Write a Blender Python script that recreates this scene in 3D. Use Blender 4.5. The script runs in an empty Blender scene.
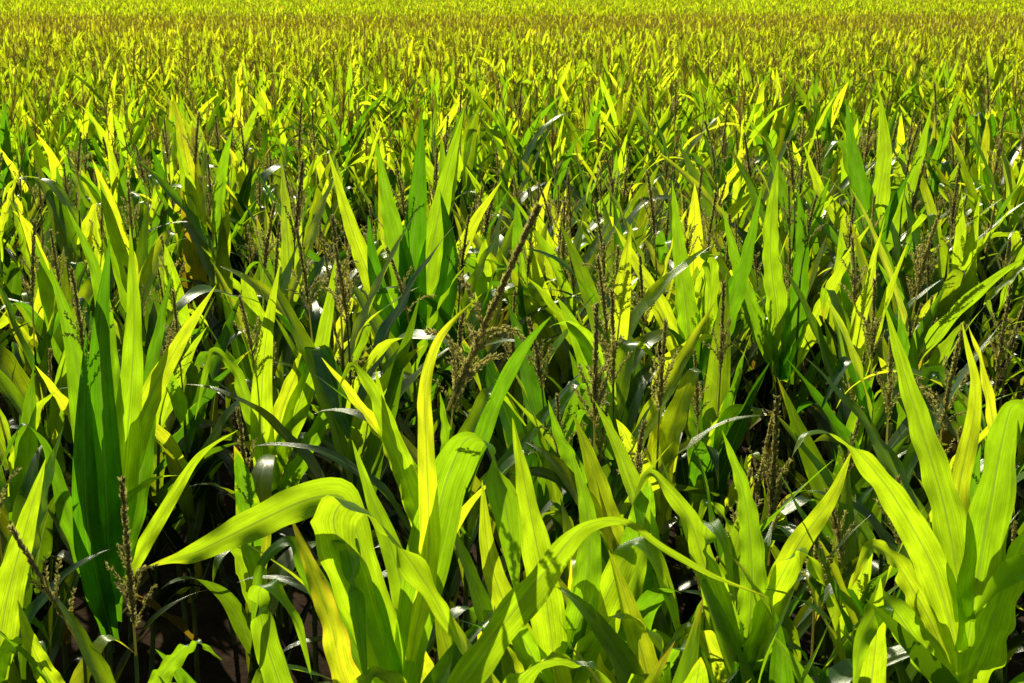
import bpy, math, random
import numpy as np
from mathutils import Vector

rng = np.random.default_rng(11)
sc = bpy.context.scene
sc.view_settings.view_transform = 'Standard'
sc.view_settings.look = 'None'
sc.view_settings.exposure = 0
col = sc.collection

# ------------------------------------------------------------------ camera
CAM_Z = 4.0
PITCH = math.radians(13.9)
FPX = 1422.0
camd = bpy.data.cameras.new("camera")
camd.lens = 50; camd.sensor_width = 36
camd.clip_end = 3000
camd.dof.use_dof = True
camd.dof.focus_distance = 7.0
camd.dof.aperture_fstop = 10
cam = bpy.data.objects.new("camera", camd)
cam.location = (0, 0, CAM_Z)
cam.rotation_euler = (math.radians(90) - PITCH, 0, 0)
col.objects.link(cam)
sc.camera = cam

def P(px, py, d):
    """point of the field seen on sight line (px,py) at ground distance d"""
    x = (px-512)/FPX; y = (341.5-py)/FPX
    t = d/(math.cos(PITCH)+y*math.sin(PITCH))
    return np.array([x*t, d, CAM_Z+t*(-math.sin(PITCH)+y*math.cos(PITCH))])

def terrain(y):
    y = np.asarray(y, dtype=float)
    return 0.011*np.log1p(np.exp(np.clip((y-85)/10, -30, 60)))*10

# ------------------------------------------------------------------ materials
def new_mat(name):
    m = bpy.data.materials.new(name); m.use_nodes = True
    nt = m.node_tree; nt.nodes.clear()
    return m, nt, nt.nodes, nt.links

def ramp(nodes, stops):
    r = nodes.new('ShaderNodeValToRGB')
    e = r.color_ramp.elements
    while len(e) < len(stops): e.new(0.5)
    for i, (p, c) in enumerate(stops):
        e[i].position = p; e[i].color = (*c, 1)
    return r

def mixc(nodes, links, fac, a, b, mode='MIX'):
    n = nodes.new('ShaderNodeMix'); n.data_type = 'RGBA'; n.blend_type = mode
    if isinstance(fac, (int, float)): n.inputs[0].default_value = fac
    else: links.new(fac, n.inputs[0])
    for v, i in ((a, 6), (b, 7)):
        if isinstance(v, tuple): n.inputs[i].default_value = (*v, 1)
        else: links.new(v, n.inputs[i])
    return n.outputs[2]

def mth(nodes, links, op, a, b=None, clamp=False):
    n = nodes.new('ShaderNodeMath'); n.operation = op; n.use_clamp = clamp
    for v, i in ((a, 0), (b, 1)):
        if v is None: continue
        if isinstance(v, (int, float)): n.inputs[i].default_value = v
        else: links.new(v, n.inputs[i])
    return n.outputs[0]

def mrange(N, L, v, a, b, c, d):
    n = N.new('ShaderNodeMapRange')
    for i, k in enumerate((a, b, c, d)): n.inputs[i+1].default_value = k
    L.new(v, n.inputs[0]); return n.outputs[0]

def grey(N, L, v):
    c = N.new('ShaderNodeCombineColor')
    for i in range(3): L.new(v, c.inputs[i])
    return c.outputs[0]

def leaf_material(name, detail=True):
    m, nt, N, L = new_mat(name)
    out = N.new('ShaderNodeOutputMaterial')
    at = N.new('ShaderNodeAttribute'); at.attribute_name = 'tint'
    sep = N.new('ShaderNodeSeparateColor'); L.new(at.outputs['Color'], sep.inputs[0])
    ripe = at.outputs['Alpha']; hb = sep.outputs[2]
    if detail:
        oi = N.new('ShaderNodeObjectInfo')
        # blades with object index 1 keep exactly their own tint
        orr = mth(N, L, 'MULTIPLY', oi.outputs['Random'], mth(N, L, 'SUBTRACT', 1.0, oi.outputs['Object Index']))
        rnd = mth(N, L, 'FRACT', mth(N, L, 'ADD', sep.outputs[0], orr))
    else: rnd = sep.outputs[0]
    uv = N.new('ShaderNodeUVMap'); uv.uv_map = 'UVMap'
    sx = N.new('ShaderNodeSeparateXYZ'); L.new(uv.outputs[0], sx.inputs[0])
    dry = sep.outputs[1]
    if detail:
        cv = N.new('ShaderNodeCombineXYZ')
        L.new(mth(N, L, 'MULTIPLY', sx.outputs[0], 48.0), cv.inputs[0])
        L.new(mth(N, L, 'MULTIPLY', sx.outputs[1], 1.5), cv.inputs[1])
        L.new(mth(N, L, 'MULTIPLY', rnd, 40.0), cv.inputs[2])
        nz = N.new('ShaderNodeTexNoise'); nz.inputs['Scale'].default_value = 1.0
        nz.inputs['Detail'].default_value = 2; nz.inputs['Roughness'].default_value = 0.65
        L.new(cv.outputs[0], nz.inputs['Vector'])
        cb = N.new('ShaderNodeCombineXYZ')
        L.new(mth(N, L, 'MULTIPLY', sx.outputs[0], 2.2), cb.inputs[0])
        L.new(mth(N, L, 'MULTIPLY', sx.outputs[1], 7.0), cb.inputs[1])
        L.new(mth(N, L, 'MULTIPLY', rnd, 90.0), cb.inputs[2])
        nb = N.new('ShaderNodeTexNoise'); nb.inputs['Scale'].default_value = 1.3
        nb.inputs['Detail'].default_value = 4; nb.inputs['Roughness'].default_value = 0.6
        L.new(cb.outputs[0], nb.inputs['Vector'])
        dry = mth(N, L, 'ADD', dry, mth(N, L, 'MULTIPLY', mth(N, L, 'SUBTRACT', nb.outputs[0], 0.5), 1.1))
    dryf = mrange(N, L, dry, 0.38, 0.95, 0, 1)
    refl = ramp(N, [(0.0, (0.009, 0.042, 0.006)), (0.5, (0.022, 0.072, 0.007)), (1.0, (0.058, 0.11, 0.008))])
    L.new(rnd, refl.inputs[0])
    trn = ramp(N, [(0.0, (0.08, 0.26, 0.003)), (0.3, (0.25, 0.48, 0.005)), (0.65, (0.54, 0.73, 0.008)), (1.0, (0.84, 0.88, 0.015))])
    L.new(rnd, trn.inputs[0])
    refl1 = mixc(N, L, ripe, refl.outputs[0], (0.10, 0.11, 0.014))
    trn1 = mixc(N, L, ripe, trn.outputs[0], (0.64, 0.64, 0.014))
    # canopy shade painted into the colour: blades darken towards the plant's foot
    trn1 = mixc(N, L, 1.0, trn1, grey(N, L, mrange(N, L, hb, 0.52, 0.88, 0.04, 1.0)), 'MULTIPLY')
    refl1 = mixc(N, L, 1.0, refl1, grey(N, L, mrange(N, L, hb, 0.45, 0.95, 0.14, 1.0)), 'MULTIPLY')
    if detail:
        g = grey(N, L, mrange(N, L, nz.outputs[0], 0.3, 0.7, 0.62, 1.12))
        g2 = grey(N, L, mrange(N, L, nb.outputs[0], 0.3, 0.7, 0.66, 1.15))
        refl1 = mixc(N, L, 1.0, refl1, g, 'MULTIPLY'); trn1 = mixc(N, L, 1.0, trn1, g, 'MULTIPLY')
        trn1 = mixc(N, L, 1.0, trn1, g2, 'MULTIPLY')
        ab = mth(N, L, 'ABSOLUTE', mth(N, L, 'SUBTRACT', sx.outputs[0], 0.5))
        rib = mrange(N, L, ab, 0.014, 0.038, 1, 0)
        refl1 = mixc(N, L, mth(N, L, 'MULTIPLY', rib, 0.6), refl1, (0.22, 0.28, 0.09))
        trn1 = mixc(N, L, mth(N, L, 'MULTIPLY', rib, 0.6), trn1, (0.14, 0.19, 0.02))
    dr = ramp(N, [(0.0, (0.14, 0.15, 0.015)), (0.5, (0.20, 0.15, 0.03)), (1.0, (0.20, 0.15, 0.05))])
    L.new(dryf, dr.inputs[0])
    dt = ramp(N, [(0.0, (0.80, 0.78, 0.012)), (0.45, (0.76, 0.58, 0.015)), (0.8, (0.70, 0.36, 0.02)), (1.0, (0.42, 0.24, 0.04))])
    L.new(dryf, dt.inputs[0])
    dt2 = mixc(N, L, 1.0, dt.outputs[0], grey(N, L, mrange(N, L, hb, 0.45, 0.8, 0.35, 1.0)), 'MULTIPLY')  # dry colours get the painted canopy shade low down as well
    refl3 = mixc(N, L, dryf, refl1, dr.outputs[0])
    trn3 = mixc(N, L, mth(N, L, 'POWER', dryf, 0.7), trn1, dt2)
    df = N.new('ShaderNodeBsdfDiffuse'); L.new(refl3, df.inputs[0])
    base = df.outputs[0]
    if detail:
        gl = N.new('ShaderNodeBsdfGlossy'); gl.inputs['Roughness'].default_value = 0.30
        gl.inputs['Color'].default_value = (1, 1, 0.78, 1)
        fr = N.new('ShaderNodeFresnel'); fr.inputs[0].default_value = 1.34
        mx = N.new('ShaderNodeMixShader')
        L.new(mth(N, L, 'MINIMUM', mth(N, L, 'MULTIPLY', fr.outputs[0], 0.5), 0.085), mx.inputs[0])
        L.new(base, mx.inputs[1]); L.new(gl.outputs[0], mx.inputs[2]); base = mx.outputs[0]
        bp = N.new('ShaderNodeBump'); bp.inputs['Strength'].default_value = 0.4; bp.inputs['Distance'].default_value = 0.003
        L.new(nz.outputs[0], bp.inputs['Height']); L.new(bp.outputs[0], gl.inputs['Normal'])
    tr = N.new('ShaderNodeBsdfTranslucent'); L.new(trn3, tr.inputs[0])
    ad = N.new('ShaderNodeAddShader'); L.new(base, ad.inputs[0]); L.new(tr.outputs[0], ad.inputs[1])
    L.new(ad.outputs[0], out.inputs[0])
    return m

def tassel_material(name, far=False):
    m, nt, N, L = new_mat(name)
    out = N.new('ShaderNodeOutputMaterial')
    at = N.new('ShaderNodeAttribute'); at.attribute_name = 'tint'
    sep = N.new('ShaderNodeSeparateColor'); L.new(at.outputs['Color'], sep.inputs[0])
    rnd = sep.outputs[0]
    if not far:
        oi = N.new('ShaderNodeObjectInfo')
        rnd = mth(N, L, 'FRACT', mth(N, L, 'ADD', rnd, mth(N, L, 'MULTIPLY', oi.outputs['Random'], 0.3)))
    c = ramp(N, [(0.0, (0.13, 0.11, 0.055)), (0.5, (0.23, 0.20, 0.09)), (1.0, (0.36, 0.32, 0.15))])
    L.new(rnd, c.inputs[0])
    t = ramp(N, [(0.0, (0.12, 0.11, 0.03)), (1.0, (0.50, 0.46, 0.11))]) if not far else ramp(N, [(0.0, (0.22, 0.18, 0.03)), (1.0, (0.54, 0.46, 0.07))])
    L.new(rnd, t.inputs[0])
    pr = N.new('ShaderNodeBsdfDiffuse'); L.new(c.outputs[0], pr.inputs[0])
    tr = N.new('ShaderNodeBsdfTranslucent'); L.new(t.outputs[0], tr.inputs[0])
    ad = N.new('ShaderNodeAddShader'); L.new(pr.outputs[0], ad.inputs[0]); L.new(tr.outputs[0], ad.inputs[1])
    L.new(ad.outputs[0], out.inputs[0])
    return m

def stalk_material():
    m, nt, N, L = new_mat("corn_stalk_skin")
    out = N.new('ShaderNodeOutputMaterial')
    tc = N.new('ShaderNodeTexCoord')
    mp = N.new('ShaderNodeMapping'); mp.inputs['Scale'].default_value = (60, 60, 3)
    L.new(tc.outputs['Object'], mp.inputs[0])
    nz = N.new('ShaderNodeTexNoise'); nz.inputs['Scale'].default_value = 1; L.new(mp.outputs[0], nz.inputs['Vector'])
    c = ramp(N, [(0.3, (0.08, 0.13, 0.02)), (0.6, (0.16, 0.20, 0.035)), (0.8, (0.24, 0.21, 0.05))])
    L.new(nz.outputs[0], c.inputs[0])
    pr = N.new('ShaderNodeBsdfPrincipled'); L.new(c.outputs[0], pr.inputs['Base Color'])
    pr.inputs['Roughness'].default_value = 0.5
    L.new(pr.outputs[0], out.inputs[0])
    return m

def soil_material():
    m, nt, N, L = new_mat("soil")
    out = N.new('ShaderNodeOutputMaterial')
    tc = N.new('ShaderNodeTexCoord')
    nz = N.new('ShaderNodeTexNoise'); nz.inputs['Scale'].default_value = 3.0; nz.inputs['Detail'].default_value = 9
    nz.inputs['Roughness'].default_value = 0.7
    L.new(tc.outputs['Object'], nz.inputs['Vector'])
    c = ramp(N, [(0.3, (0.03, 0.02, 0.012)), (0.55, (0.06, 0.04, 0.024)), (0.75, (0.11, 0.08, 0.045))])
    L.new(nz.outputs[0], c.inputs[0])
    bp = N.new('ShaderNodeBump'); bp.inputs['Strength'].default_value = 0.8; bp.inputs['Distance'].default_value = 0.06
    L.new(nz.outputs[0], bp.inputs['Height'])
    pr = N.new('ShaderNodeBsdfDiffuse'); L.new(c.outputs[0], pr.inputs[0])
    L.new(bp.outputs[0], pr.inputs['Normal'])
    L.new(pr.outputs[0], out.inputs[0])
    return m

M_LEAF = leaf_material("corn_leaf_blade")
M_LEAF_FAR = leaf_material("corn_leaf_mass", False)
M_TAS = tassel_material("dry_tassel")
M_TAS_FAR = tassel_material("dry_tassel_mass", True)
M_STALK = stalk_material()
M_SOIL = soil_material()
MATS = [M_LEAF, M_TAS, M_STALK]

# ------------------------------------------------------------------ geometry kit
def sstep(x):
    x = np.clip(x, 0, 1); return x*x*(3-2*x)

def unit(v): return v/np.maximum(np.linalg.norm(v, axis=-1, keepdims=True), 1e-9)

def grid_faces(n, m, wrap=False):
    i = np.arange(n-1)[:, None]; j = np.arange(m if wrap else m-1)[None, :]
    j2 = (j+1) % m
    return np.stack([i*m+j, i*m+j2, (i+1)*m+j2, (i+1)*m+j], -1).reshape(-1, 4)

def geo(V, F, UV, C, mat):
    return dict(V=V, F=F, UV=UV, C=C, M=np.full(len(F), mat, dtype=np.int32))

def merge(gs):
    o = 0; Vs=[];Fs=[];Us=[];Cs=[];Ms=[]
    for g in gs:
        Vs.append(g['V']); Fs.append(g['F']+o); Us.append(g['UV']); Cs.append(g['C']); Ms.append(g['M'])
        o += len(g['V'])
    return dict(V=np.concatenate(Vs), F=np.concatenate(Fs), UV=np.concatenate(Us), C=np.concatenate(Cs), M=np.concatenate(Ms))

def ribbon(Cn, S, Nn, w, nc, fold, amp, k, ph, rnd, dry, tipdry, hb=1.0):
    n = len(Cn); s = np.linspace(0, 1, n)
    u = np.linspace(-1, 1, nc)[None, :, None]
    hw = (w/2)[:, None, None]
    f = fold*(1-0.6*s)[:, None, None]
    wave = (np.sin(k*s*2*np.pi+ph)[:, None, None]*(u > 0)+np.sin(k*1.17*s*2*np.pi+ph*2.3)[:, None, None]*(u < 0))*np.abs(u)**2*amp*np.clip(w/ max(w.max(),1e-6),0,1)[:, None, None]
    V = Cn[:, None]+S[:, None]*(u*hw*np.cos(f))+Nn[:, None]*(np.abs(u)*hw*np.sin(f)+wave)
    V = V.reshape(-1, 3)
    UV = np.stack([np.broadcast_to((u[0, :, 0]+1)/2, (n, nc)), np.broadcast_to(s[:, None], (n, nc))], -1).reshape(-1, 2)
    d = dry+tipdry*sstep((s-0.78)/0.22)
    d = np.broadcast_to(d[:, None], (n, nc))+0.25*(tipdry > 0.25)*np.abs(u[0, :, 0])[None]**3
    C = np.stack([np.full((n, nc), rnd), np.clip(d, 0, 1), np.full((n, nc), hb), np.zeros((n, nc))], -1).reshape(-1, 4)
    return geo(V, grid_faces(n, nc), UV, C, 0)

def wprofile(s, W):
    return W*(0.55+0.45*sstep(s/0.28))*(1-s**2.1)**1.0+0.0012

def leaf_geo(r, p0, az, L, W, th0, bend, pw, twist, kink, ns, nc, dry=0.0, tipdry=0.0, fold=0.45, amp=0.008, rnd=None, hb=1.0):
    s = np.linspace(0, 1, ns)
    th = th0+bend*s**pw
    if kink is not None:
        th = th+kink[1]*sstep((s-kink[0])/0.08)
    a = az+r.uniform(-0.22, 0.22)*s**1.5
    A = np.stack([np.cos(a), np.sin(a), 0*a], -1)
    Z = np.array([0, 0, 1.0])
    T = np.sin(th)[:, None]*A+np.cos(th)[:, None]*Z
    step = L/(ns-1)
    Cn = np.concatenate([[np.zeros(3)], np.cumsum((T[1:]+T[:-1])/2*step, axis=0)])+p0
    S0 = np.stack([-np.sin(a), np.cos(a), 0*a], -1)
    N0 = -np.cos(th)[:, None]*A+np.sin(th)[:, None]*Z
    tw = (twist*s**1.3)[:, None]
    S = S0*np.cos(tw)+N0*np.sin(tw); Nn = -S0*np.sin(tw)+N0*np.cos(tw)
    return ribbon(Cn, S, Nn, wprofile(s, W), nc, fold, amp, r.uniform(2, 5), r.uniform(0, 6), r.uniform() if rnd is None else rnd, dry, tipdry, hb)

def tube(pts, rad, ns, mat, rnd):
    pts = np.asarray(pts, float); n = len(pts)
    T = unit(np.gradient(pts, axis=0))
    ref = np.where(np.abs(T[:, 2:3]) > 0.9, np.array([[1.0, 0, 0]]), np.array([[0, 0, 1.0]]))
    A = unit(np.cross(T, ref)); B = np.cross(T, A)
    ph = np.arange(ns)*2*np.pi/ns
    V = pts[:, None]+np.asarray(rad)[:, None, None]*(A[:, None]*np.cos(ph)[None, :, None]+B[:, None]*np.sin(ph)[None, :, None])
    V = V.reshape(-1, 3)
    UV = np.stack([np.broadcast_to(ph/6.3, (n, ns)), np.broadcast_to(np.linspace(0, 1, n)[:, None], (n, ns))], -1).reshape(-1, 2)
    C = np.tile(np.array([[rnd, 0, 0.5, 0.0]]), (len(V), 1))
    return geo(V, grid_faces(n, ns, True), UV, C, mat)

def stalk_geo(r, H, ns=8, detailed=True):
    if detailed:
        zs = [0.0]; rs = [0.015]
        nn = 11
        for i in range(nn):
            z = 0.06+(H-0.06)*(i+0.5)/nn; rr = 0.0145*(1-0.62*z/H)+0.001
            zs += [z-0.012, z, z+0.012]; rs += [rr, rr*1.28, rr]
        zs.append(H); rs.append(0.004)
    else:
        zs = [0, H]; rs = [0.016, 0.004]
    zs = np.array(zs); bx = r.uniform(-0.04, 0.04); by = r.uniform(-0.04, 0.04)
    pts = np.stack([bx*(zs/H)**2, by*(zs/H)**2, zs], -1)
    return tube(pts, rs, ns, 2, r.uniform()), np.array([bx, by, H])

def rachis(r, p0, az, th0, bend, L, n):
    s = np.linspace(0, 1, n); th = th0+bend*s**1.4
    A = np.array([math.cos(az), math.sin(az), 0])
    T = np.sin(th)[:, None]*A+np.cos(th)[:, None]*np.array([0, 0, 1.0])
    return np.concatenate([[np.zeros(3)], np.cumsum((T[1:]+T[:-1])/2*L/(n-1), axis=0)])+p0

def spikelets(r, pts, spacing, ln, wd, rows):
    seg = np.linalg.norm(np.diff(pts, axis=0), axis=1); cum = np.concatenate([[0], np.cumsum(seg)])
    nn = max(2, int(cum[-1]/spacing)); t = np.linspace(0.1*cum[-1], cum[-1], nn)
    t = np.repeat(t, rows)+r.uniform(-spacing/2, spacing/2, nn*rows)
    t = np.clip(t, 0, cum[-1])
    base = np.stack([np.interp(t, cum, pts[:, i]) for i in range(3)], -1)
    T = unit(np.stack([np.interp(t, cum, np.gradient(pts, axis=0)[:, i]) for i in range(3)], -1))
    R = unit(np.cross(T, unit(r.normal(size=T.shape))))
    D = unit(T*0.8+R*r.uniform(0.25, 0.8, (len(t), 1)))
    W1 = unit(np.cross(D, R+1e-3)); W2 = np.cross(D, W1)
    l = ln*r.uniform(0.7, 1.3, (len(t), 1)); w = wd*r.uniform(0.7, 1.2, (len(t), 1))
    base = base+R*wd*0.4
    Vs = []
    for W in (W1, W2):
        Vs.append(np.stack([base, base+D*l*0.45+W*w, base+D*l, base+D*l*0.45-W*w], 1))
    V = np.concatenate(Vs).reshape(-1, 3); nf = len(V)//4
    F = np.arange(nf*4).reshape(-1, 4)
    UV = np.zeros((len(V), 2))
    C = np.zeros((len(V), 4)); C[:, 0] = np.repeat(r.uniform(size=nf)*0.7, 4)
    return geo(V, F, UV, C, 1)

def tassel_geo(r, detail=2, nb=None, stem=0.21, spike=None, blen=0.18, droop=0.0, fat=1.25, open_=0.0, arch=None):
    gs = []
    spike = spike or r.uniform(0.28, 0.42)
    nb = nb if nb is not None else int(r.integers(4, 10))
    TL = stem+spike
    main = rachis(r, np.zeros(3), r.uniform(0, 6.3), r.uniform(0, 0.1), r.uniform(0, 0.3) if arch is None else arch, TL, 10)
    br = []
    for i in range(nb):
        f = i/max(nb-1, 1)
        z = stem*0.9+spike*0.38*f
        p = np.array([np.interp(z, np.linspace(0, TL, 10), main[:, k]) for k in range(3)])
        dr = droop*r.uniform(0.3, 1)*(r.uniform() < 0.55)
        br.append(rachis(r, p, i*2.4+r.uniform(-.5, .5), r.uniform(0.12, 0.48)+dr*0.3+open_, r.uniform(-0.1, 0.6)*(1 if r.uniform() < .75 else 2.5)+dr, blen*r.uniform(0.7, 1.25)*(1-0.3*f), 6 if detail else 3))
    if detail == 2:
        gs.append(tube(main, np.linspace(0.0045, 0.0020, 10), 5, 1, r.uniform()))
        gs.append(spikelets(r, main[int(10*stem/TL):], 0.0055, 0.0125*fat, 0.0030*fat, int(4.5*fat)))
        for b in br:
            gs.append(tube(b, np.linspace(0.0018, 0.001, len(b)), 3, 1, r.uniform()))
            gs.append(spikelets(r, b, 0.0068, 0.0115*fat, 0.0026*fat, 2 if fat < 1.4 else 3))
    elif detail == 1:
        gs.append(tube(main[[0, 3, 4, 6, 8, 9]], [0.003, 0.005, 0.010, 0.007, 0.009, 0.003], 3, 1, r.uniform()))
        for b in br: gs.append(tube(b[[0, 1, 2, 3, 4, 5]], [0.002, 0.0055, 0.0035, 0.006, 0.004, 0.002], 3, 1, r.uniform()))
    else:
        gs.append(tube(main[[0, 4, 7, 9]], [0.004, 0.011, 0.010, 0.004], 3, 1, r.uniform()))
        for b in br[:4]: gs.append(tube(b[[0, 1, 2]], [0.005, 0.009, 0.004], 3, 1, r.uniform()))
    return merge(gs)

def ear_geo(r):
    L = 0.24; s = np.linspace(0, 1, 9); R = 0.030*np.sin(np.pi*(0.12+0.84*s))**0.7; R[-1] = 0.008
    pts = np.stack([s*L*0.32, 0*s, s*L], -1)
    gs = [tube(pts, R, 10, 0, r.uniform())]
    for i in range(3):
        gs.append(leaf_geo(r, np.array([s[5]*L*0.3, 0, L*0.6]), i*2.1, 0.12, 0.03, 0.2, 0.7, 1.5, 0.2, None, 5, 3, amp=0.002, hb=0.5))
    silk = []
    for i in range(22):
        b = rachis(r, np.array([L*0.32, 0, L*0.97]), r.uniform(0, 6.3), r.uniform(0, 0.6), r.uniform(0.8, 2.4), r.uniform(0.03, 0.07), 5)
        silk.append(tube(b, np.full(5, 0.0011), 3, 1, 0.1))
    return merge(gs), merge(silk)

def plant_leaves(r, H, n, zmin, ns, nc, wmul=1.0, lmul=1.0, top=(0, 0)):
    out = []
    side = r.uniform(0, 6.3)
    for i in range(n):
        t = (i/(n-1))**0.8; z = zmin+(H*0.93-zmin)*t
        tt = z/H
        L = (0.52+0.40*math.sin(math.pi*(0.12+0.76*tt)))*r.uniform(0.8, 1.2)*lmul
        W = (0.088+0.038*math.sin(math.pi*(0.15+0.7*tt)))*r.uniform(0.85, 1.15)*wmul
        th0 = math.radians(r.uniform(8, 36)+(1-tt)*8)
        q = r.uniform()
        bend = math.radians(r.uniform(0, 26) if q < 0.60 else (r.uniform(30, 80) if q < 0.82 else r.uniform(100, 150)))
        kink = (r.uniform(0.4, 0.75), math.radians(r.uniform(80, 140))) if r.uniform() < 0.26 else None
        twist = r.normal()*0.6
        az = side+math.pi*i+r.normal()*0.32
        dq = r.uniform()
        dry = r.uniform(0.40, 0.72) if dq < (0.02+0.20*max(0, 0.85-tt)) else r.uniform(0, 0.18)
        tip = r.uniform(0.25, 0.6) if r.uniform() < 0.4 else 0.0
        p0 = np.array([top[0]*tt**2, top[1]*tt**2, z])
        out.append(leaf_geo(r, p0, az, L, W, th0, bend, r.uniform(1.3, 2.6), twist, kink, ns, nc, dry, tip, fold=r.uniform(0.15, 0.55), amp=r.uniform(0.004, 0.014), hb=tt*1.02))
    return out

def make_mesh(name, g, mats=None):
    me = bpy.data.meshes.new(name)
    V, F = g['V'], g['F']
    me.vertices.add(len(V)); me.vertices.foreach_set('co', V.astype(np.float32).ravel())
    me.loops.add(len(F)*4); me.loops.foreach_set('vertex_index', F.astype(np.int32).ravel())
    me.polygons.add(len(F)); me.polygons.foreach_set('loop_start', (np.arange(len(F))*4).astype(np.int32))
    for m in (mats or MATS): me.materials.append(m)
    me.polygons.foreach_set('material_index', g['M'].astype(np.int32))
    me.polygons.foreach_set('use_smooth', np.ones(len(F), dtype=bool))
    me.update(calc_edges=True)
    uvl = me.uv_layers.new(name='UVMap')
    uvl.data.foreach_set('uv', g['UV'][F.ravel()].astype(np.float32).ravel())
    at = me.attributes.new('tint', 'FLOAT_COLOR', 'POINT')
    at.data.foreach_set('color', g['C'].astype(np.float32).ravel())
    return me

def single(g, name):
    """one material slot per part"""
    k = int(g['M'][0]); g = dict(g); g['M'] = np.zeros_like(g['M'])
    return make_mesh(name, g, [MATS[k]])

# ------------------------------------------------------------------ ground
ys = np.concatenate([np.linspace(-40, 80, 13), np.linspace(85, 260, 36), [400, 700, 1200]])
xs = np.array([-900, -300, -120, -60, -20, 0, 20, 60, 120, 300, 900.0])
Vg = np.array([[x, y, float(terrain(y))] for y in ys for x in xs])
gg = geo(Vg, grid_faces(len(ys), len(xs)), Vg[:, :2]*1.0, np.ones((len(Vg), 4)), 0)
go = bpy.data.objects.new("ground", make_mesh("ground", gg, [M_SOIL]))
go["kind"] = "structure"; go["label"] = "bare brown soil under the corn"
col.objects.link(go)

# ------------------------------------------------------------------ individual plants
GROUP = "corn plants in the field"
templates = []
for k in range(22):
    r = np.random.default_rng(100+k)
    H = r.uniform(1.74, 1.96)
    sg, top = stalk_geo(r, H)
    lv = [single(g, "leaf") for g in plant_leaves(r, H, 9, 0.6, 22, 5, 1.12, 1.05, top=top)]
    tg = tassel_geo(r, 2)
    ta = single(tg, "tassel") if k % 9 != 5 else None
    ear = None
    if k % 3 == 0:
        e, sk = ear_geo(r); ear = (single(e, "ear"), single(sk, "silk"), r.uniform(0, 6.3), r.uniform(0.95, 1.25))
    templates.append(dict(stalk=single(sg, "stalk"), leaves=lv, tassel=ta, top=top, height=H+float(tg['V'][:, 2].max()), ear=ear))

def add(name, me, parent, loc=(0, 0, 0), rot=(0, 0, 0)):
    o = bpy.data.objects.new(name, me); o.parent = parent
    o.location = loc; o.rotation_euler = rot
    col.objects.link(o); return o

def root(x, y, yaw=0.0, s=1.0, label="green corn plant with arching leaves and dry tassel", tilt=(0, 0)):
    e = bpy.data.objects.new("corn_plant", None); e.empty_display_size = 0.1
    e.location = (x, y, float(terrain(y))); e.rotation_euler = (tilt[0], tilt[1], yaw); e.scale = (s, s, s)
    e["label"] = label; e["category"] = "corn plant"; e["group"] = GROUP
    col.objects.link(e); return e

def place_template(k, x, y, yaw, s, label=None, tilt=(0, 0), notas=False):
    t = templates[k]
    nt_ = notas or t['tassel'] is None
    lb = label or ("green corn plant with upright leaves and no tassel" if nt_ else "green corn plant with arching leaves and dry brown tassel")
    e = root(x, y, yaw, s, lb, tilt)
    add("stalk", t['stalk'], e)
    for m in t['leaves']: add("leaf", m, e)
    if not nt_: add("tassel", t['tassel'], e, tuple(t['top']))
    if t['ear']:
        em, sm, az, z = t['ear']
        o = add("ear", em, e, (0, 0, z), (0, 0, az)); add("silk", sm, o)
    return e

# ---- nearest plants: their blades follow splines in the field
def catmull(pts, n):
    p = np.asarray(pts, float); p = np.vstack([2*p[0]-p[1], p, 2*p[-1]-p[-2]])
    seg = np.linalg.norm(np.diff(p[1:-1], axis=0), axis=1); cum = np.concatenate([[0], np.cumsum(seg)])/seg.sum()
    out = []
    for s in np.linspace(0, 1, n):
        i = min(np.searchsorted(cum, s, side='right')-1, len(seg)-1); i = max(i, 0)
        t = (s-cum[i])/(cum[i+1]-cum[i])
        a, b, c, d = p[i:i+4]
        out.append(0.5*((2*b)+(c-a)*t+(2*a-5*b+4*c-d)*t*t+(3*b-a-3*c+d)*t**3))
    return np.array(out)

def smooth(A, k):
    A = A.copy()
    for _ in range(k):
        B = A.copy(); B[1:-1] = 0.25*A[:-2]+0.5*A[1:-1]+0.25*A[2:]; A = B
    return A

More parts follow.
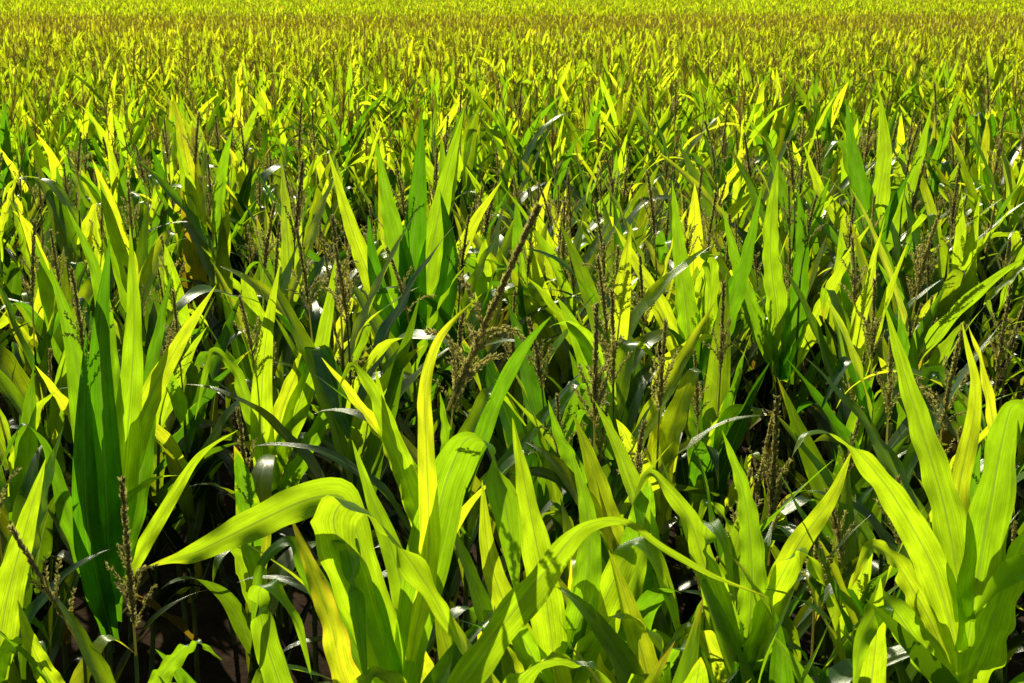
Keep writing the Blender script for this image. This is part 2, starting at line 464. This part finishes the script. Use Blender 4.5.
def blade(r, pts, W, roll=(0.0, 0.0), dry=0.06, tip=0.0, fold=0.3, amp=0.013, rnd=None, origin=None, wk=None, crease=False, nat=0.2, mx=0.8):
    n = 64
    if crease:
        p = np.asarray(pts, float)
        seg = np.linalg.norm(np.diff(p, axis=0), axis=1); cum = np.concatenate([[0], np.cumsum(seg)])/seg.sum()
        C = 0.6*np.stack([np.interp(np.linspace(0, 1, n), cum, p[:, i]) for i in range(3)], -1)+0.4*catmull(pts, n)
        C = smooth(C, 4)
    else: C = catmull(pts, n)
    s = np.linspace(0, 1, n)
    T = unit(np.gradient(C, axis=0))
    face = unit(np.array([[0.1, -1.0, 0.05]]))
    N0 = unit(face-T*(T*face).sum(-1, keepdims=True)); Sf = np.cross(T, N0)
    # a blade bends across its face: near bends its width lies square to the bending plane
    Sn = unit(np.cross(np.array([[0, 0, 1.0]]), T)+np.array([[0, 1e-3, 0]]))
    sg = np.sign((Sn*Sf).sum(-1)); sg[sg == 0] = 1
    k = np.linalg.norm(np.gradient(T, axis=0), axis=-1)
    wn = np.clip(smooth(np.clip(k/0.09, 0, 1.2)[:, None], 5)[:, 0], nat, mx)[:, None]
    flip = np.sign(np.sum(sg)) or 1.0
    S = unit(Sf*(1-wn)+Sn*flip*wn); S = smooth(S, 4)
    S = unit(S-T*(T*S).sum(-1, keepdims=True)); N1 = np.cross(S, T)
    a = np.interp(s, np.linspace(0, 1, len(roll)), roll)[:, None]
    S2 = S*np.cos(a)+N1*np.sin(a); Nn = -S*np.sin(a)+N1*np.cos(a)
    C = C-(origin if origin is not None else 0)
    w = wprofile(s, W) if wk is None else W*smooth(np.interp(s, np.linspace(0, 1, len(wk)), wk)[:, None], 4)[:, 0]+0.0012
    return ribbon(C, S2, Nn, w, 9, fold, amp, r.uniform(4, 8), r.uniform(0, 6), r.uniform() if rnd is None else rnd, dry, tip)

def hero(px, d, ztop, blades, label, seed, tassel=None, low=5, zlow=1.75, topat=None):
    r = np.random.default_rng(seed)
    base = P(px, 683, d); x, y = base[0], d
    e = root(x, y, 0, 1, label)
    o = np.array([x, y, 0.0])
    if topat is not None:
        q = P(*topat)-o; ztop = q[2]; bend = (q[0], q[1])
    else: bend = (0, 0)
    zs = np.linspace(0, ztop, 14)
    pts = np.stack([bend[0]*(zs/ztop)**2, bend[1]*(zs/ztop)**2, zs], -1)
    rr = 0.015*(1-0.65*zs/ztop); rr[1::2] *= 1.15
    add("stalk", single(tube(pts, rr, 8, 2, .4), "stalk"), e)
    for b in blades:
        W = b[1]; kw = b[2] if len(b) > 2 else {}
        pp = [P(*q) for q in b[0]]
        lo = add("leaf", single(blade(r, pp, W, origin=o, **kw), "leaf"), e); lo.pass_index = 1
    for i in range(low):
        z = 0.4+i*(min(ztop, zlow)-0.5)/max(low-1, 1)
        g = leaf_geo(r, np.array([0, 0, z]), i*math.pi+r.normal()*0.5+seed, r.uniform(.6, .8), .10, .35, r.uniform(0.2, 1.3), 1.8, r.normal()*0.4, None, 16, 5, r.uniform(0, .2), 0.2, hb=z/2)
        add("leaf", single(g, "leaf"), e)
    if tassel:
        rot = tassel.pop('rot', (0, 0, 0))
        tz = single(tassel_geo(r, 2, **tassel), "tassel")
        add("tassel", tz, e, (bend[0], bend[1], ztop-0.01), rot)
    return e

D = 3.9
hero(400, D, 1.90, [
    # near-level rippled blade
    ([(398, 700, D), (384, 620, D), (362, 550, D), (344, 494, D), (304, 500, D-.02), (245, 528, D-.06), (195, 553, D-.04), (146, 567, D)], 0.105,
        dict(roll=(0.0, 0.0, 0.0, 0.1, 0.3, 0.1, 0.5), rnd=0.55, tip=0.35, fold=0.45, amp=.024, crease=True, nat=.0, mx=.35, wk=(0.5, .7, .7, .7, 0.95, 1.0, .85, .5, 0))),
    ([(402, 690, D), (425, 570, D), (446, 480, D), (466, 436, D-.05), (492, 444, D-.15), (508, 520, D-.2), (518, 600, D-.22)], 0.135, dict(roll=(0.1, 0.1, -0.1), rnd=0.38, fold=0.25, crease=True, nat=.0, mx=.6, wk=(.5, .8, 1, 1, .95, .8, .5, .02))),
    # narrow golden blade with its tip curving over
    ([(410, 660, D-.1), (428, 560, D-.1), (427, 460, D-.1), (425, 390, D-.1), (436, 345, D-.1), (456, 318, D-.1), (482, 294, D-.1)], 0.070, dict(roll=(0.0, 0.0, 0.7), rnd=0.93, dry=.15, fold=.5, nat=0, mx=.2)),
    ([(392, 700, D-.1), (358, 600, D-.14), (332, 520, D-.18), (348, 498, D-.26), (390, 532, D-.36), (430, 590, D-.4), (462, 650, D-.4)], 0.135, dict(roll=(0.0, 0.1, 0.0, .1), rnd=0.6, fold=0.3, crease=True, nat=.0, mx=.6, wk=(.4, .6, .85, .95, 1, .85, .5, .02))),
    ([(398, 740, D), (350, 690, D-.1), (330, 620, D-.1), (308, 560, D), (290, 515, D+.1)], 0.10, dict(rnd=0.95, dry=0.42, tip=0.3)),
    ([(398, 760, D), (300, 730, D), (268, 650, D), (257, 594, D), (270, 582, D-.08), (298, 622, D-.14), (312, 680, D-.16)], 0.10, dict(rnd=0.45, roll=(0, .2), crease=True, nat=.0, mx=.8)),
    ([(398, 740, D), (380, 640, D-.05), (352, 560, D-.08), (342, 534, D-.14), (352, 560, D-.24), (368, 700, D-.28)], 0.11, dict(rnd=0.2, crease=True, nat=.0, mx=.8)),
    ([(398, 740, D), (410, 640, D+.1), (395, 560, D+.15), (372, 500, D+.2), (352, 440, D+.2)], 0.10, dict(rnd=0.45)),
    ([(398, 740, D), (360, 660, D+.1), (320, 590, D+.15), (290, 540, D+.2), (262, 560, D+.15), (250, 640, D+.1)], 0.09, dict(rnd=0.3, crease=True)),
], "corn plant with broad glowing leaves folding over its stalk", 1)

hero(455, 3.6, 1.70, [
    # long blade rising to a pale bend, then a thin tail
    ([(425, 735, 3.6), (485, 648, 3.6), (545, 572, 3.56), (584, 524, 3.5), (626, 520, 3.42), (668, 550, 3.38), (712, 576, 3.38), (770, 598, 3.38)], 0.100,
        dict(roll=(0.0, 0.0, 0.1, 0.6, 0.8, 0.5), rnd=0.55, fold=0.4, tip=0.4, crease=True, nat=.0, mx=.7, wk=(.6, .9, 1, 1, .85, .5, .32, .2, .1, 0))),
    ([(455, 760, 3.6), (410, 700, 3.6), (380, 672, 3.6), (330, 700, 3.6)], 0.08, dict(rnd=0.6, crease=True)),
    ([(455, 760, 3.6), (500, 700, 3.6), (540, 662, 3.55), (590, 662, 3.45), (630, 710, 3.4)], 0.09, dict(rnd=0.5, crease=True, mx=.8)),
], "corn plant with one long blade bending into a dry tail", 2)

hero(560, 4.2, 1.95, [
    ([(558, 690, 4.2), (545, 590, 4.15), (528, 500, 4.1), (512, 415, 4.1)], 0.13, dict(roll=(0.1, 0.3), rnd=0.6, fold=.35)),
    ([(562, 690, 4.2), (585, 590, 4.2), (588, 520, 4.25), (572, 450, 4.3)], 0.115, dict(roll=(-0.2, 0.1), rnd=0.35, fold=.3)),
    ([(560, 700, 4.2), (605, 600, 4.25), (635, 540, 4.3), (662, 570, 4.2), (685, 660, 4.1)], 0.11, dict(roll=(-0.2, 0.3), rnd=0.6, crease=True)),
    ([(560, 720, 4.2), (520, 640, 4.25), (490, 560, 4.3), (482, 480, 4.35)], 0.11, dict(rnd=0.75)),
    ([(560, 720, 4.2), (610, 640, 4.3), (640, 560, 4.4), (650, 500, 4.4)], 0.11, dict(rnd=0.5)),
    ([(560, 720, 4.2), (580, 660, 4.1), (620, 610, 4.05), (660, 640, 3.95), (672, 700, 3.9)], 0.11, dict(rnd=0.7, crease=True)),
    ([(560, 720, 4.2), (535, 660, 4.1), (510, 620, 4.05), (486, 650, 3.95), (478, 700, 3.9)], 0.10, dict(rnd=0.4, crease=True)),
], "corn plant with tall pointed leaves standing upright", 3)

hero(432, 4.25, 2.70, [
    ([(434, 580, 4.25), (440, 500, 4.22), (448, 450, 4.2), (440, 392, 4.18)], 0.09, dict(rnd=0.35, roll=(.2, .3))),
    ([(434, 560, 4.25), (410, 480, 4.28), (388, 440, 4.3), (376, 370, 4.3)], 0.10, dict(rnd=0.65)),
    ([(434, 560, 4.25), (400, 460, 4.25), (375, 395, 4.22), (352, 362, 4.2), (338, 390, 4.15)], 0.08, dict(rnd=0.5, crease=True, mx=.4)),
], "tall corn plant topped by a ragged tan tassel leaning over", 4,
     tassel=dict(nb=10, stem=0.05, spike=0.66, blen=0.21, fat=1.5, rot=(math.radians(4), math.radians(18), 0), droop=1.2, arch=0.02), topat=(446, 410, 4.25))

hero(965, 3.9, 2.1, [
    ([(962, 670, D), (935, 570, D), (890, 490, D-.05), (845, 438, D-.1), (806, 430, D-.18), (788, 466, D-.24)], 0.11, dict(roll=(0.1, 0.0, 0.4, .8), rnd=0.62, tip=0.35, fold=.35, crease=True, nat=.0, mx=.6)),
    ([(964, 620, D), (945, 510, D+.05), (912, 400, D+.1), (884, 303, D+.1)], 0.11, dict(roll=(0.1, 0.2), rnd=0.5)),
    ([(966, 650, D), (982, 550, D), (1000, 450, D), (1012, 402, D-.04), (1040, 412, D-.14), (1065, 480, D-.16)], 0.15, dict(roll=(0, 0.1), rnd=0.4, crease=True, nat=.0, mx=.6)),
    ([(966, 690, D), (985, 640, D-.1), (1015, 560, D-.1), (1060, 480, D-.1)], 0.16, dict(rnd=0.55)),
    ([(964, 600, D), (958, 500, D+.2), (975, 400, D+.25), (962, 322, D+.25)], 0.075, dict(roll=(-0.3, 0.4), rnd=0.8)),
    ([(966, 620, D), (1000, 500, D+.25), (985, 380, D+.3), (968, 325, D+.3)], 0.075, dict(rnd=0.95)),
    ([(960, 700, D), (915, 640, D), (885, 600, D-.05), (862, 640, D-.16), (852, 700, D-.2)], 0.11, dict(rnd=0.45, roll=(.2, .2), crease=True)),
    ([(962, 700, D), (930, 620, D+.1), (895, 560, D+.1), (870, 545, D+.05), (850, 590, D-.05)], 0.10, dict(rnd=0.7, crease=True, mx=.5, dry=.2, tip=.4)),
], "corn plant with broad backlit leaves spreading from the stalk", 5)

hero(740, 4.3, 1.9, [
    ([(742, 700, 4.3), (725, 620, 4.3), (705, 560, 4.3), (708, 520, 4.27), (724, 540, 4.15), (736, 610, 4.1)], 0.10, dict(rnd=0.5, roll=(.1, .2), crease=True)),
    ([(742, 690, 4.3), (770, 600, 4.3), (800, 545, 4.28), (828, 590, 4.18), (842, 650, 4.12)], 0.11, dict(rnd=0.65, crease=True)),
    ([(742, 680, 4.3), (752, 590, 4.35), (745, 500, 4.4), (722, 430, 4.4)], 0.11, dict(rnd=0.4)),
    ([(742, 680, 4.3), (790, 560, 4.4), (830, 500, 4.4), (852, 450, 4.4)], 0.11, dict(rnd=0.75, tip=.3)),
    ([(742, 700, 4.3), (715, 600, 4.35), (690, 520, 4.4), (650, 470, 4.38), (632, 505, 4.3)], 0.10, dict(rnd=0.55, crease=True, mx=.5)),
    ([(742, 720, 4.3), (715, 660, 4.2), (690, 620, 4.15), (668, 650, 4.05), (660, 700, 4.0)], 0.11, dict(rnd=0.8, crease=True)),
    ([(742, 720, 4.3), (765, 670, 4.2), (790, 640, 4.1), (815, 670, 4.0), (820, 710, 3.95)], 0.11, dict(rnd=0.3, crease=True)),
], "corn plant with folded leaves bending to both sides", 8)

hero(112, 5.6, 2.35, [
    ([(112, 620, 5.6), (106, 480, 5.5), (100, 350, 5.5), (110, 235, 5.5)], 0.16, dict(rnd=0.06, fold=0.25)),
    ([(113, 580, 5.6), (126, 450, 5.55), (134, 330, 5.5), (130, 225, 5.5)], 0.14, dict(rnd=0.45, roll=(0, 0.4))),
    ([(113, 520, 5.6), (145, 410, 5.6), (178, 345, 5.6), (216, 285, 5.6)], 0.12, dict(rnd=0.8, roll=(.3, 0))),
    ([(112, 560, 5.6), (88, 440, 5.6), (72, 340, 5.6), (48, 260, 5.6)], 0.14, dict(rnd=0.3)),
    ([(112, 480, 5.6), (108, 350, 5.7), (95, 270, 5.7), (66, 205, 5.7)], 0.10, dict(rnd=0.3)),
    ([(113, 600, 5.6), (165, 510, 5.6), (200, 455, 5.6), (238, 430, 5.6)], 0.07, dict(rnd=0.6, roll=(.5, 0))),
    ([(112, 620, 5.6), (70, 520, 5.5), (50, 450, 5.5), (22, 420, 5.45), (0, 470, 5.35)], 0.10, dict(rnd=0.15, crease=True)),
    ([(112, 600, 5.6), (140, 480, 5.65), (150, 380, 5.7), (172, 270, 5.7)], 0.12, dict(rnd=0.12)),
    ([(112, 640, 5.6), (90, 540, 5.45), (84, 440, 5.4), (86, 330, 5.4)], 0.14, dict(rnd=0.04)),
], "tall corn plant with broad upright leaves", 6, tassel=dict(nb=7))

hero(415, 8.6, 2.45, [
    ([(415, 370, 8.6), (403, 280, 8.6), (388, 205, 8.6), (376, 140, 8.6)], 0.19, dict(rnd=0.3)),
    ([(415, 370, 8.6), (412, 270, 8.55), (418, 190, 8.5), (422, 110, 8.5)], 0.20, dict(rnd=0.05)),
    ([(415, 370, 8.6), (428, 270, 8.6), (446, 180, 8.6), (464, 108, 8.6)], 0.19, dict(rnd=0.42)),
    ([(415, 370, 8.6), (380, 300, 8.6), (352, 230, 8.6), (328, 150, 8.6)], 0.15, dict(rnd=0.7)),
    ([(415, 370, 8.6), (440, 300, 8.6), (470, 230, 8.6), (502, 180, 8.6)], 0.15, dict(rnd=0.8)),
    ([(415, 400, 8.6), (440, 320, 8.55), (450, 250, 8.5), (440, 190, 8.5)], 0.18, dict(rnd=0.02)),
    ([(415, 400, 8.6), (390, 330, 8.55), (375, 270, 8.5), (368, 215, 8.5)], 0.17, dict(rnd=0.02)),
    ([(415, 420, 8.6), (412, 340, 8.5), (405, 280, 8.45), (400, 235, 8.45)], 0.18, dict(rnd=0.0)),
], "tall corn plant fanning broad pointed leaves upward", 9, tassel=dict(nb=7))

hero(690, 8.0, 2.3, [
    ([(690, 400, 8), (688, 330, 8), (680, 260, 8), (672, 180, 8)], 0.16, dict(rnd=0.35)),
    ([(690, 400, 8), (705, 330, 8), (712, 262, 8), (704, 250, 7.93), (712, 300, 7.85)], 0.14, dict(rnd=0.5, crease=True)),
    ([(690, 400, 8), (670, 330, 8), (640, 270, 8), (614, 225, 8)], 0.14, dict(rnd=0.8)),
    ([(690, 400, 8), (725, 320, 8), (745, 260, 8), (762, 185, 8)], 0.15, dict(rnd=0.15)),
], "corn plant fanning broad pointed leaves beside a brown tassel", 10, tassel=dict(nb=7))

hero(780, 8.4, 2.3, [
    ([(782, 380, 8.4), (776, 310, 8.4), (770, 240, 8.4), (778, 160, 8.4)], 0.17, dict(rnd=0.45)),
    ([(782, 380, 8.4), (795, 310, 8.4), (802, 240, 8.4), (798, 190, 8.4)], 0.16, dict(rnd=0.1)),
    ([(782, 380, 8.4), (820, 310, 8.4), (845, 260, 8.4), (872, 222, 8.4)], 0.13, dict(rnd=0.7)),
    ([(782, 380, 8.4), (755, 320, 8.4), (738, 270, 8.4), (722, 205, 8.4)], 0.14, dict(rnd=0.3)),
], "corn plant with wide translucent leaves held upright", 14, tassel=dict(nb=7))

hero(870, 10.6, 2.45, [
    ([(872, 270, 10.6), (862, 200, 10.6), (852, 150, 10.6), (846, 100, 10.6)], 0.20, dict(rnd=0.1)),
    ([(872, 270, 10.6), (878, 200, 10.6), (884, 150, 10.6), (880, 92, 10.6)], 0.20, dict(rnd=0.5)),
    ([(872, 270, 10.6), (900, 210, 10.6), (918, 160, 10.6), (932, 104, 10.6)], 0.16, dict(rnd=0.4)),
    ([(872, 270, 10.6), (840, 220, 10.6), (820, 190, 10.6), (804, 145, 10.6)], 0.16, dict(rnd=0.7)),
], "corn plant standing taller than its neighbours with broad leaves", 12, tassel=dict(nb=7))

hero(270, 6.6, 2.1, [
    ([(272, 500, 6.6), (280, 420, 6.6), (300, 350, 6.6), (268, 300, 6.6)], 0.12, dict(rnd=0.8)),
    ([(272, 500, 6.6), (255, 430, 6.6), (235, 370, 6.6), (212, 350, 6.55), (195, 420, 6.45)], 0.08, dict(rnd=0.4, crease=True, mx=.5)),
    ([(272, 480, 6.6), (300, 400, 6.6), (320, 350, 6.6), (338, 250, 6.6)], 0.12, dict(rnd=0.5)),
    ([(272, 520, 6.6), (262, 420, 6.55), (266, 340, 6.5), (280, 262, 6.5)], 0.13, dict(rnd=0.65)),
    ([(272, 520, 6.6), (300, 460, 6.5), (335, 400, 6.5), (350, 395, 6.4), (355, 470, 6.3)], 0.10, dict(rnd=0.3, crease=True)),
], "corn plant with glowing yellow-green leaves, one folded down", 13, tassel=dict(nb=8))

hero(-8, 4.3, 2.0, [
    ([(-5, 690, 4.3), (5, 610, 4.3), (25, 530, 4.3), (46, 458, 4.3)], 0.12, dict(rnd=0.6)),
    ([(-6, 690, 4.3), (2, 655, 4.25), (20, 638, 4.2), (42, 645, 4.15), (52, 672, 4.1)], 0.07, dict(rnd=0.4, nat=.4)),
], "corn plant with a curled leaf tip and pointed blade", 7)

# slender plants whose tassels rise in front of the shade
hero(132, 3.9, 2.0, [([(134, 720, 3.9), (165, 670, 3.9), (195, 640, 3.88), (222, 660, 3.8)], 0.07, dict(rnd=0.4, crease=True))],
     "slim corn plant with a tall seedy tassel", 15, tassel=dict(nb=8, stem=0.10, spike=0.48, blen=0.16, fat=1.25, arch=0.08), topat=(136, 655, 3.9))
hero(80, 4.1, 2.0, [([(82, 720, 4.1), (50, 680, 4.1), (30, 640, 4.1), (18, 600, 4.1)], 0.08, dict(rnd=0.7))],
     "slim corn plant with a leaning tassel", 16, tassel=dict(nb=6, stem=0.10, spike=0.36, blen=0.15, rot=(0, -0.42, 0), arch=0.05), topat=(84, 650, 4.1))
hero(762, 4.9, 2.2, [([(764, 640, 4.9), (745, 570, 4.9), (726, 520, 4.9), (706, 500, 4.85), (694, 540, 4.8)], 0.09, dict(rnd=0.5, crease=True))],
     "slim corn plant with a dark upright tassel", 17, tassel=dict(nb=7, stem=0.14, spike=0.52, blen=0.20, fat=1.4, rot=(0, 0.05, 0), arch=0.04), topat=(768, 565, 4.9))
hero(594, 5.4, 2.3, [([(594, 540, 5.4), (580, 480, 5.4), (560, 440, 5.4), (548, 400, 5.4)], 0.09, dict(rnd=0.3))],
     "slim corn plant with a long upright tassel", 18, tassel=dict(nb=9, stem=0.14, spike=0.50, blen=0.20, fat=1.4, arch=0.04), topat=(594, 460, 5.4))

used = []
for px, d in ((400, D), (455, 3.6), (560, 4.2), (432, 4.25), (965, D), (740, 4.3), (112, 5.6), (415, 8.6), (690, 8.0), (780, 8.4), (870, 10.6), (270, 6.6), (-8, 4.3),
              (132, 3.9), (80, 4.1), (762, 4.9), (594, 5.4)):
    used.append((P(px, 683, d)[0], d))
n_ind = len(used)

# plants close to the field edge: sight line of highest leaf tip, distance, template
edge = [(490, 600, 3.85, 2), (610, 590, 3.9, 5), (650, 540, 4.0, 8), (690, 590, 3.75, 11), (790, 590, 3.9, 14), (830, 545, 4.1, 17),
        (880, 560, 4.0, 20), (910, 520, 4.25, 3), (640, 640, 3.5, 9), (235, 590, 4.2, 15),
        (870, 630, 3.5, 21), (530, 530, 4.35, 4), (30, 610, 4.0, 7), (600, 480, 4.5, 16), (680, 470, 4.6, 1), (860, 480, 4.5, 19),
        (720, 620, 3.6, 10), (560, 610, 3.65, 13), (640, 500, 4.4, 6), (810, 600, 3.7, 18)]
for (px, py, d, k) in edge:
    q = P(px, py, d); s = float(q[2]/(templates[k]['height']-0.05))
    place_template(k, q[0], d, rng.uniform(0, 6.28), min(max(s, 0.7), 1.1), notas=True,
                   label="leafy corn plant without tassel at the edge of the field"); n_ind += 1
    used.append((q[0], d))

# tall plants whose tassels stand clear of the canopy : sight line of tassel tip, distance
tall = [(255, 200, 8.0, 2), (335, 215, 6.8, 3), (352, 245, 6.3, 4), (300, 230, 7.4, 6),
        (612, 290, 5.9, 8), (858, 235, 7.6, 10), (925, 210, 7.8, 12), (702, 165, 9.5, 13),
        (1008, 285, 6.4, 15), (868, 98, 12.0, 7), (795, 140, 10.5, 3),
        (680, 68, 15.5, 2), (70, 130, 11.0, 4), (720, 120, 12.0, 0), (175, 290, 7.0, 8), (560, 200, 9.0, 13), (655, 320, 6.0, 16),
        (820, 520, 4.5, 11), (705, 530, 4.5, 10), (900, 335, 5.6, 1), (640, 420, 4.9, 11), (250, 400, 5.4, 17), (30, 220, 7.5, 9),
        (540, 315, 6.2, 3), (960, 315, 5.2, 6), (520, 80, 15, 3), (300, 100, 13, 9), (1000, 110, 12, 13), (190, 110, 12, 12),
        (480, 180, 9.5, 2), (130, 180, 9.0, 10), (620, 150, 10.5, 4), (950, 160, 9.5, 8)]
for i, (px, py, d, k) in enumerate(tall):
    q = P(px, py, d); s = float(q[2]/templates[k]['height']); s = min(max(s, 0.72), 1.32)
    place_template(k, q[0], d, rng.uniform(0, 6.28), s); n_ind += 1
    used.append((q[0], d))
used = np.array(used)

# ------------------------------------------------------------------ sow the field
def rows(y0, y1, half, rowsp, plsp, ang, r):
    c, s = math.cos(ang), math.sin(ang)
    R = math.hypot(y1, half(y1))+5
    a = np.arange(-R, R, plsp); b = np.arange(-R, R, rowsp)
    A, B = np.meshgrid(a, b)
    A = A+r.normal(size=A.shape)*0.07; B = B+r.normal(size=B.shape)*0.04
    X = A*c-B*s; Y = A*s+B*c
    X, Y = X.ravel(), Y.ravel()
    m = (Y > y0) & (Y < y1) & (np.abs(X) < half(Y))
    return X[m], Y[m]

def vigour(x, y):
    """soil patches make neighbouring plants taller or shorter"""
    return 0.075*np.sin(x*2.1+y*0.9+0.7)*np.sin(y*1.7-x*0.6+2)+0.05*np.sin(x*0.9-y*0.7+1.3)

ANG = math.radians(12)
half1 = lambda y: 0.36*np.abs(y)+1.8
X, Y = rows(2.9, 30, half1, 1.0, 0.27, ANG, rng)
keep = rng.uniform(size=len(X)) < 0.86
keep &= ~((Y < 4.5) & (np.abs(X) < 0.36*Y+0.25))
dmin = np.min(np.hypot(X[:, None]-used[None, :, 0], Y[:, None]-used[None, :, 1]), axis=1)
keep &= dmin > 0.2
# open pockets of shade beside the tall plants
keep &= ~((np.abs(X+1.20) < 0.65) & (np.abs(Y-6.2) < 1.1))
keep &= ~((np.abs(X-0.0) < 0.45) & (np.abs(Y-7.0) < 0.6))
X, Y = X[keep], Y[keep]
order = np.argsort(Y); X, Y = X[order], Y[order]
inview = np.abs(X) < 0.36*Y+0.25
idx = np.where(inview)[0][:300-n_ind]
ind = np.zeros(len(X), bool); ind[idx] = True
for x, y in zip(X[ind], Y[ind]):
    k = int(rng.integers(0, 22)); s = float(np.clip(rng.normal(1.0, 0.08)+vigour(x, y), 0.74, 1.26))
    if y < 5.0: s = min(s, 0.96)
    place_template(k, x, y, rng.uniform(0, 6.28), s, tilt=(rng.normal()*0.06, rng.normal()*0.06))

# ---- rest of the field: one mass
def tier_templates(n, nleaf, zmin, ns, nc, tdet, wmul, lmul, seed, tas=0.92):
    out = []
    for k in range(n):
        r = np.random.default_rng(seed+k); H = r.uniform(1.74, 1.98)
        gs = plant_leaves(r, H, nleaf, zmin, ns, nc, wmul, lmul)
        sg, top = stalk_geo(r, H, 3 if tdet < 2 else 6, False); gs.append(sg)
        if r.uniform() < tas:
            t = tassel_geo(r, tdet, stem=0.2 if tdet else 0.13); t['V'] = t['V']+top; gs.append(t)
        out.append(merge(gs))
    return out

def ripeness(x, y):
    n = 0.5+0.25*np.sin(x*0.11+y*0.05+1)+0.25*np.sin(x*0.05-y*0.13)
    a = sstep((y-12)/40)*(0.35+0.35*n)
    return a*(1-0.8*sstep((y-96)/10))

def scatter(tmpl, X, Y, r, smean=1.0, sd=0.08):
    out = []; ks = r.integers(0, len(tmpl), len(X))
    for k, t in enumerate(tmpl):
        m = ks == k; x, y = X[m], Y[m]; n = len(x)
        if n == 0: continue
        yaw = r.uniform(0, 2*np.pi, n); s = np.clip(r.normal(smean, sd, n)+vigour(x, y)*(1-0.5*sstep((y-30)/30)), 0.76, 1.3)
        c, sn = np.cos(yaw), np.sin(yaw)
        V = t['V']; nv = len(V)
        W = np.empty((n, nv, 3))
        W[..., 0] = (V[None, :, 0]*c[:, None]-V[None, :, 1]*sn[:, None])*s[:, None]+x[:, None]
        W[..., 1] = (V[None, :, 0]*sn[:, None]+V[None, :, 1]*c[:, None])*s[:, None]+y[:, None]
        W[..., 2] = V[None, :, 2]*s[:, None]+terrain(y)[:, None]
        C = np.broadcast_to(t['C'][None], (n, nv, 4)).copy()
        C[..., 0] = np.mod(C[..., 0]+r.uniform(size=(n, 1)), 1.0)
        f = sstep((y-30)/40)[:, None]
        C[..., 0] = C[..., 0]*(1-0.4*f)+0.38*f
        C[..., 3] = np.clip(ripeness(x, y)+r.normal(size=n)*0.10*sstep((y-15)/30), 0, 1)[:, None]
        out.append(dict(V=W.reshape(-1, 3), F=(t['F'][None]+(np.arange(n)*nv)[:, None, None]).reshape(-1, 4),
                        UV=np.tile(t['UV'], (n, 1)), C=C.reshape(-1, 4), M=np.tile(t['M'], n)))
    return merge(out)

parts = []
r2 = np.random.default_rng(5)
Xn, Yn = X[~ind], Y[~ind]
near = Yn < 17
parts.append(scatter(tier_templates(14, 9, 0.7, 10, 3, 1, 1.12, 1.05, 500), Xn[near], Yn[near], r2))
parts.append(scatter(tier_templates(14, 8, 0.8, 8, 3, 1, 1.05, 1.0, 600), Xn[~near], Yn[~near], r2))
X2, Y2 = rows(30, 60, lambda y: 0.36*np.abs(y)+3, 0.80, 0.23, ANG, r2)
parts.append(scatter(tier_templates(12, 6, 1.1, 5, 2, 0, 0.9, 0.88, 700), X2, Y2, r2))
X3, Y3 = rows(60, 96, lambda y: 0.36*np.abs(y)+5, 0.68, 0.27, ANG, r2)
parts.append(scatter(tier_templates(12, 4, 1.4, 4, 2, 0, 1.0, 0.75, 900, tas=0.8), X3, Y3, r2, sd=0.05))
# beyond the rise the crop is greener and carries few tassels
X4, Y4 = rows(96, 175, lambda y: 0.36*np.abs(y)+5, 0.68, 0.30, ANG, r2)
parts.append(scatter(tier_templates(12, 5, 1.35, 4, 2, 0, 1.1, 0.8, 950, tas=0.25), X4, Y4, r2, sd=0.04))
big = merge(parts)
fo = bpy.data.objects.new("corn_field", make_mesh("corn_field", big, [M_LEAF_FAR, M_TAS_FAR, M_STALK]))
fo["kind"] = "stuff"; fo["label"] = "dense mass of ripening corn covering the field"; fo["category"] = "corn field"
col.objects.link(fo)

# ------------------------------------------------------------------ light
EL, AZ = math.radians(37), math.radians(-18)
sd = Vector((math.sin(AZ)*math.cos(EL), math.cos(AZ)*math.cos(EL), math.sin(EL)))
sl = bpy.data.lights.new("sun", 'SUN'); sl.energy = 5.0; sl.angle = math.radians(0.5); sl.color = (1.0, 0.96, 0.86)
so = bpy.data.objects.new("sun", sl); so.rotation_euler = sd.to_track_quat('Z', 'Y').to_euler(); so.location = (0, 0, 30)
col.objects.link(so)
w = bpy.data.worlds.new("World"); sc.world = w; w.use_nodes = True
nt = w.node_tree; bg = nt.nodes['Background']
sky = nt.nodes.new('ShaderNodeTexSky'); sky.sky_type = 'NISHITA'; sky.sun_disc = False
sky.sun_elevation = EL; sky.sun_rotation = AZ
nt.links.new(sky.outputs[0], bg.inputs[0]); bg.inputs[1].default_value = 0.05
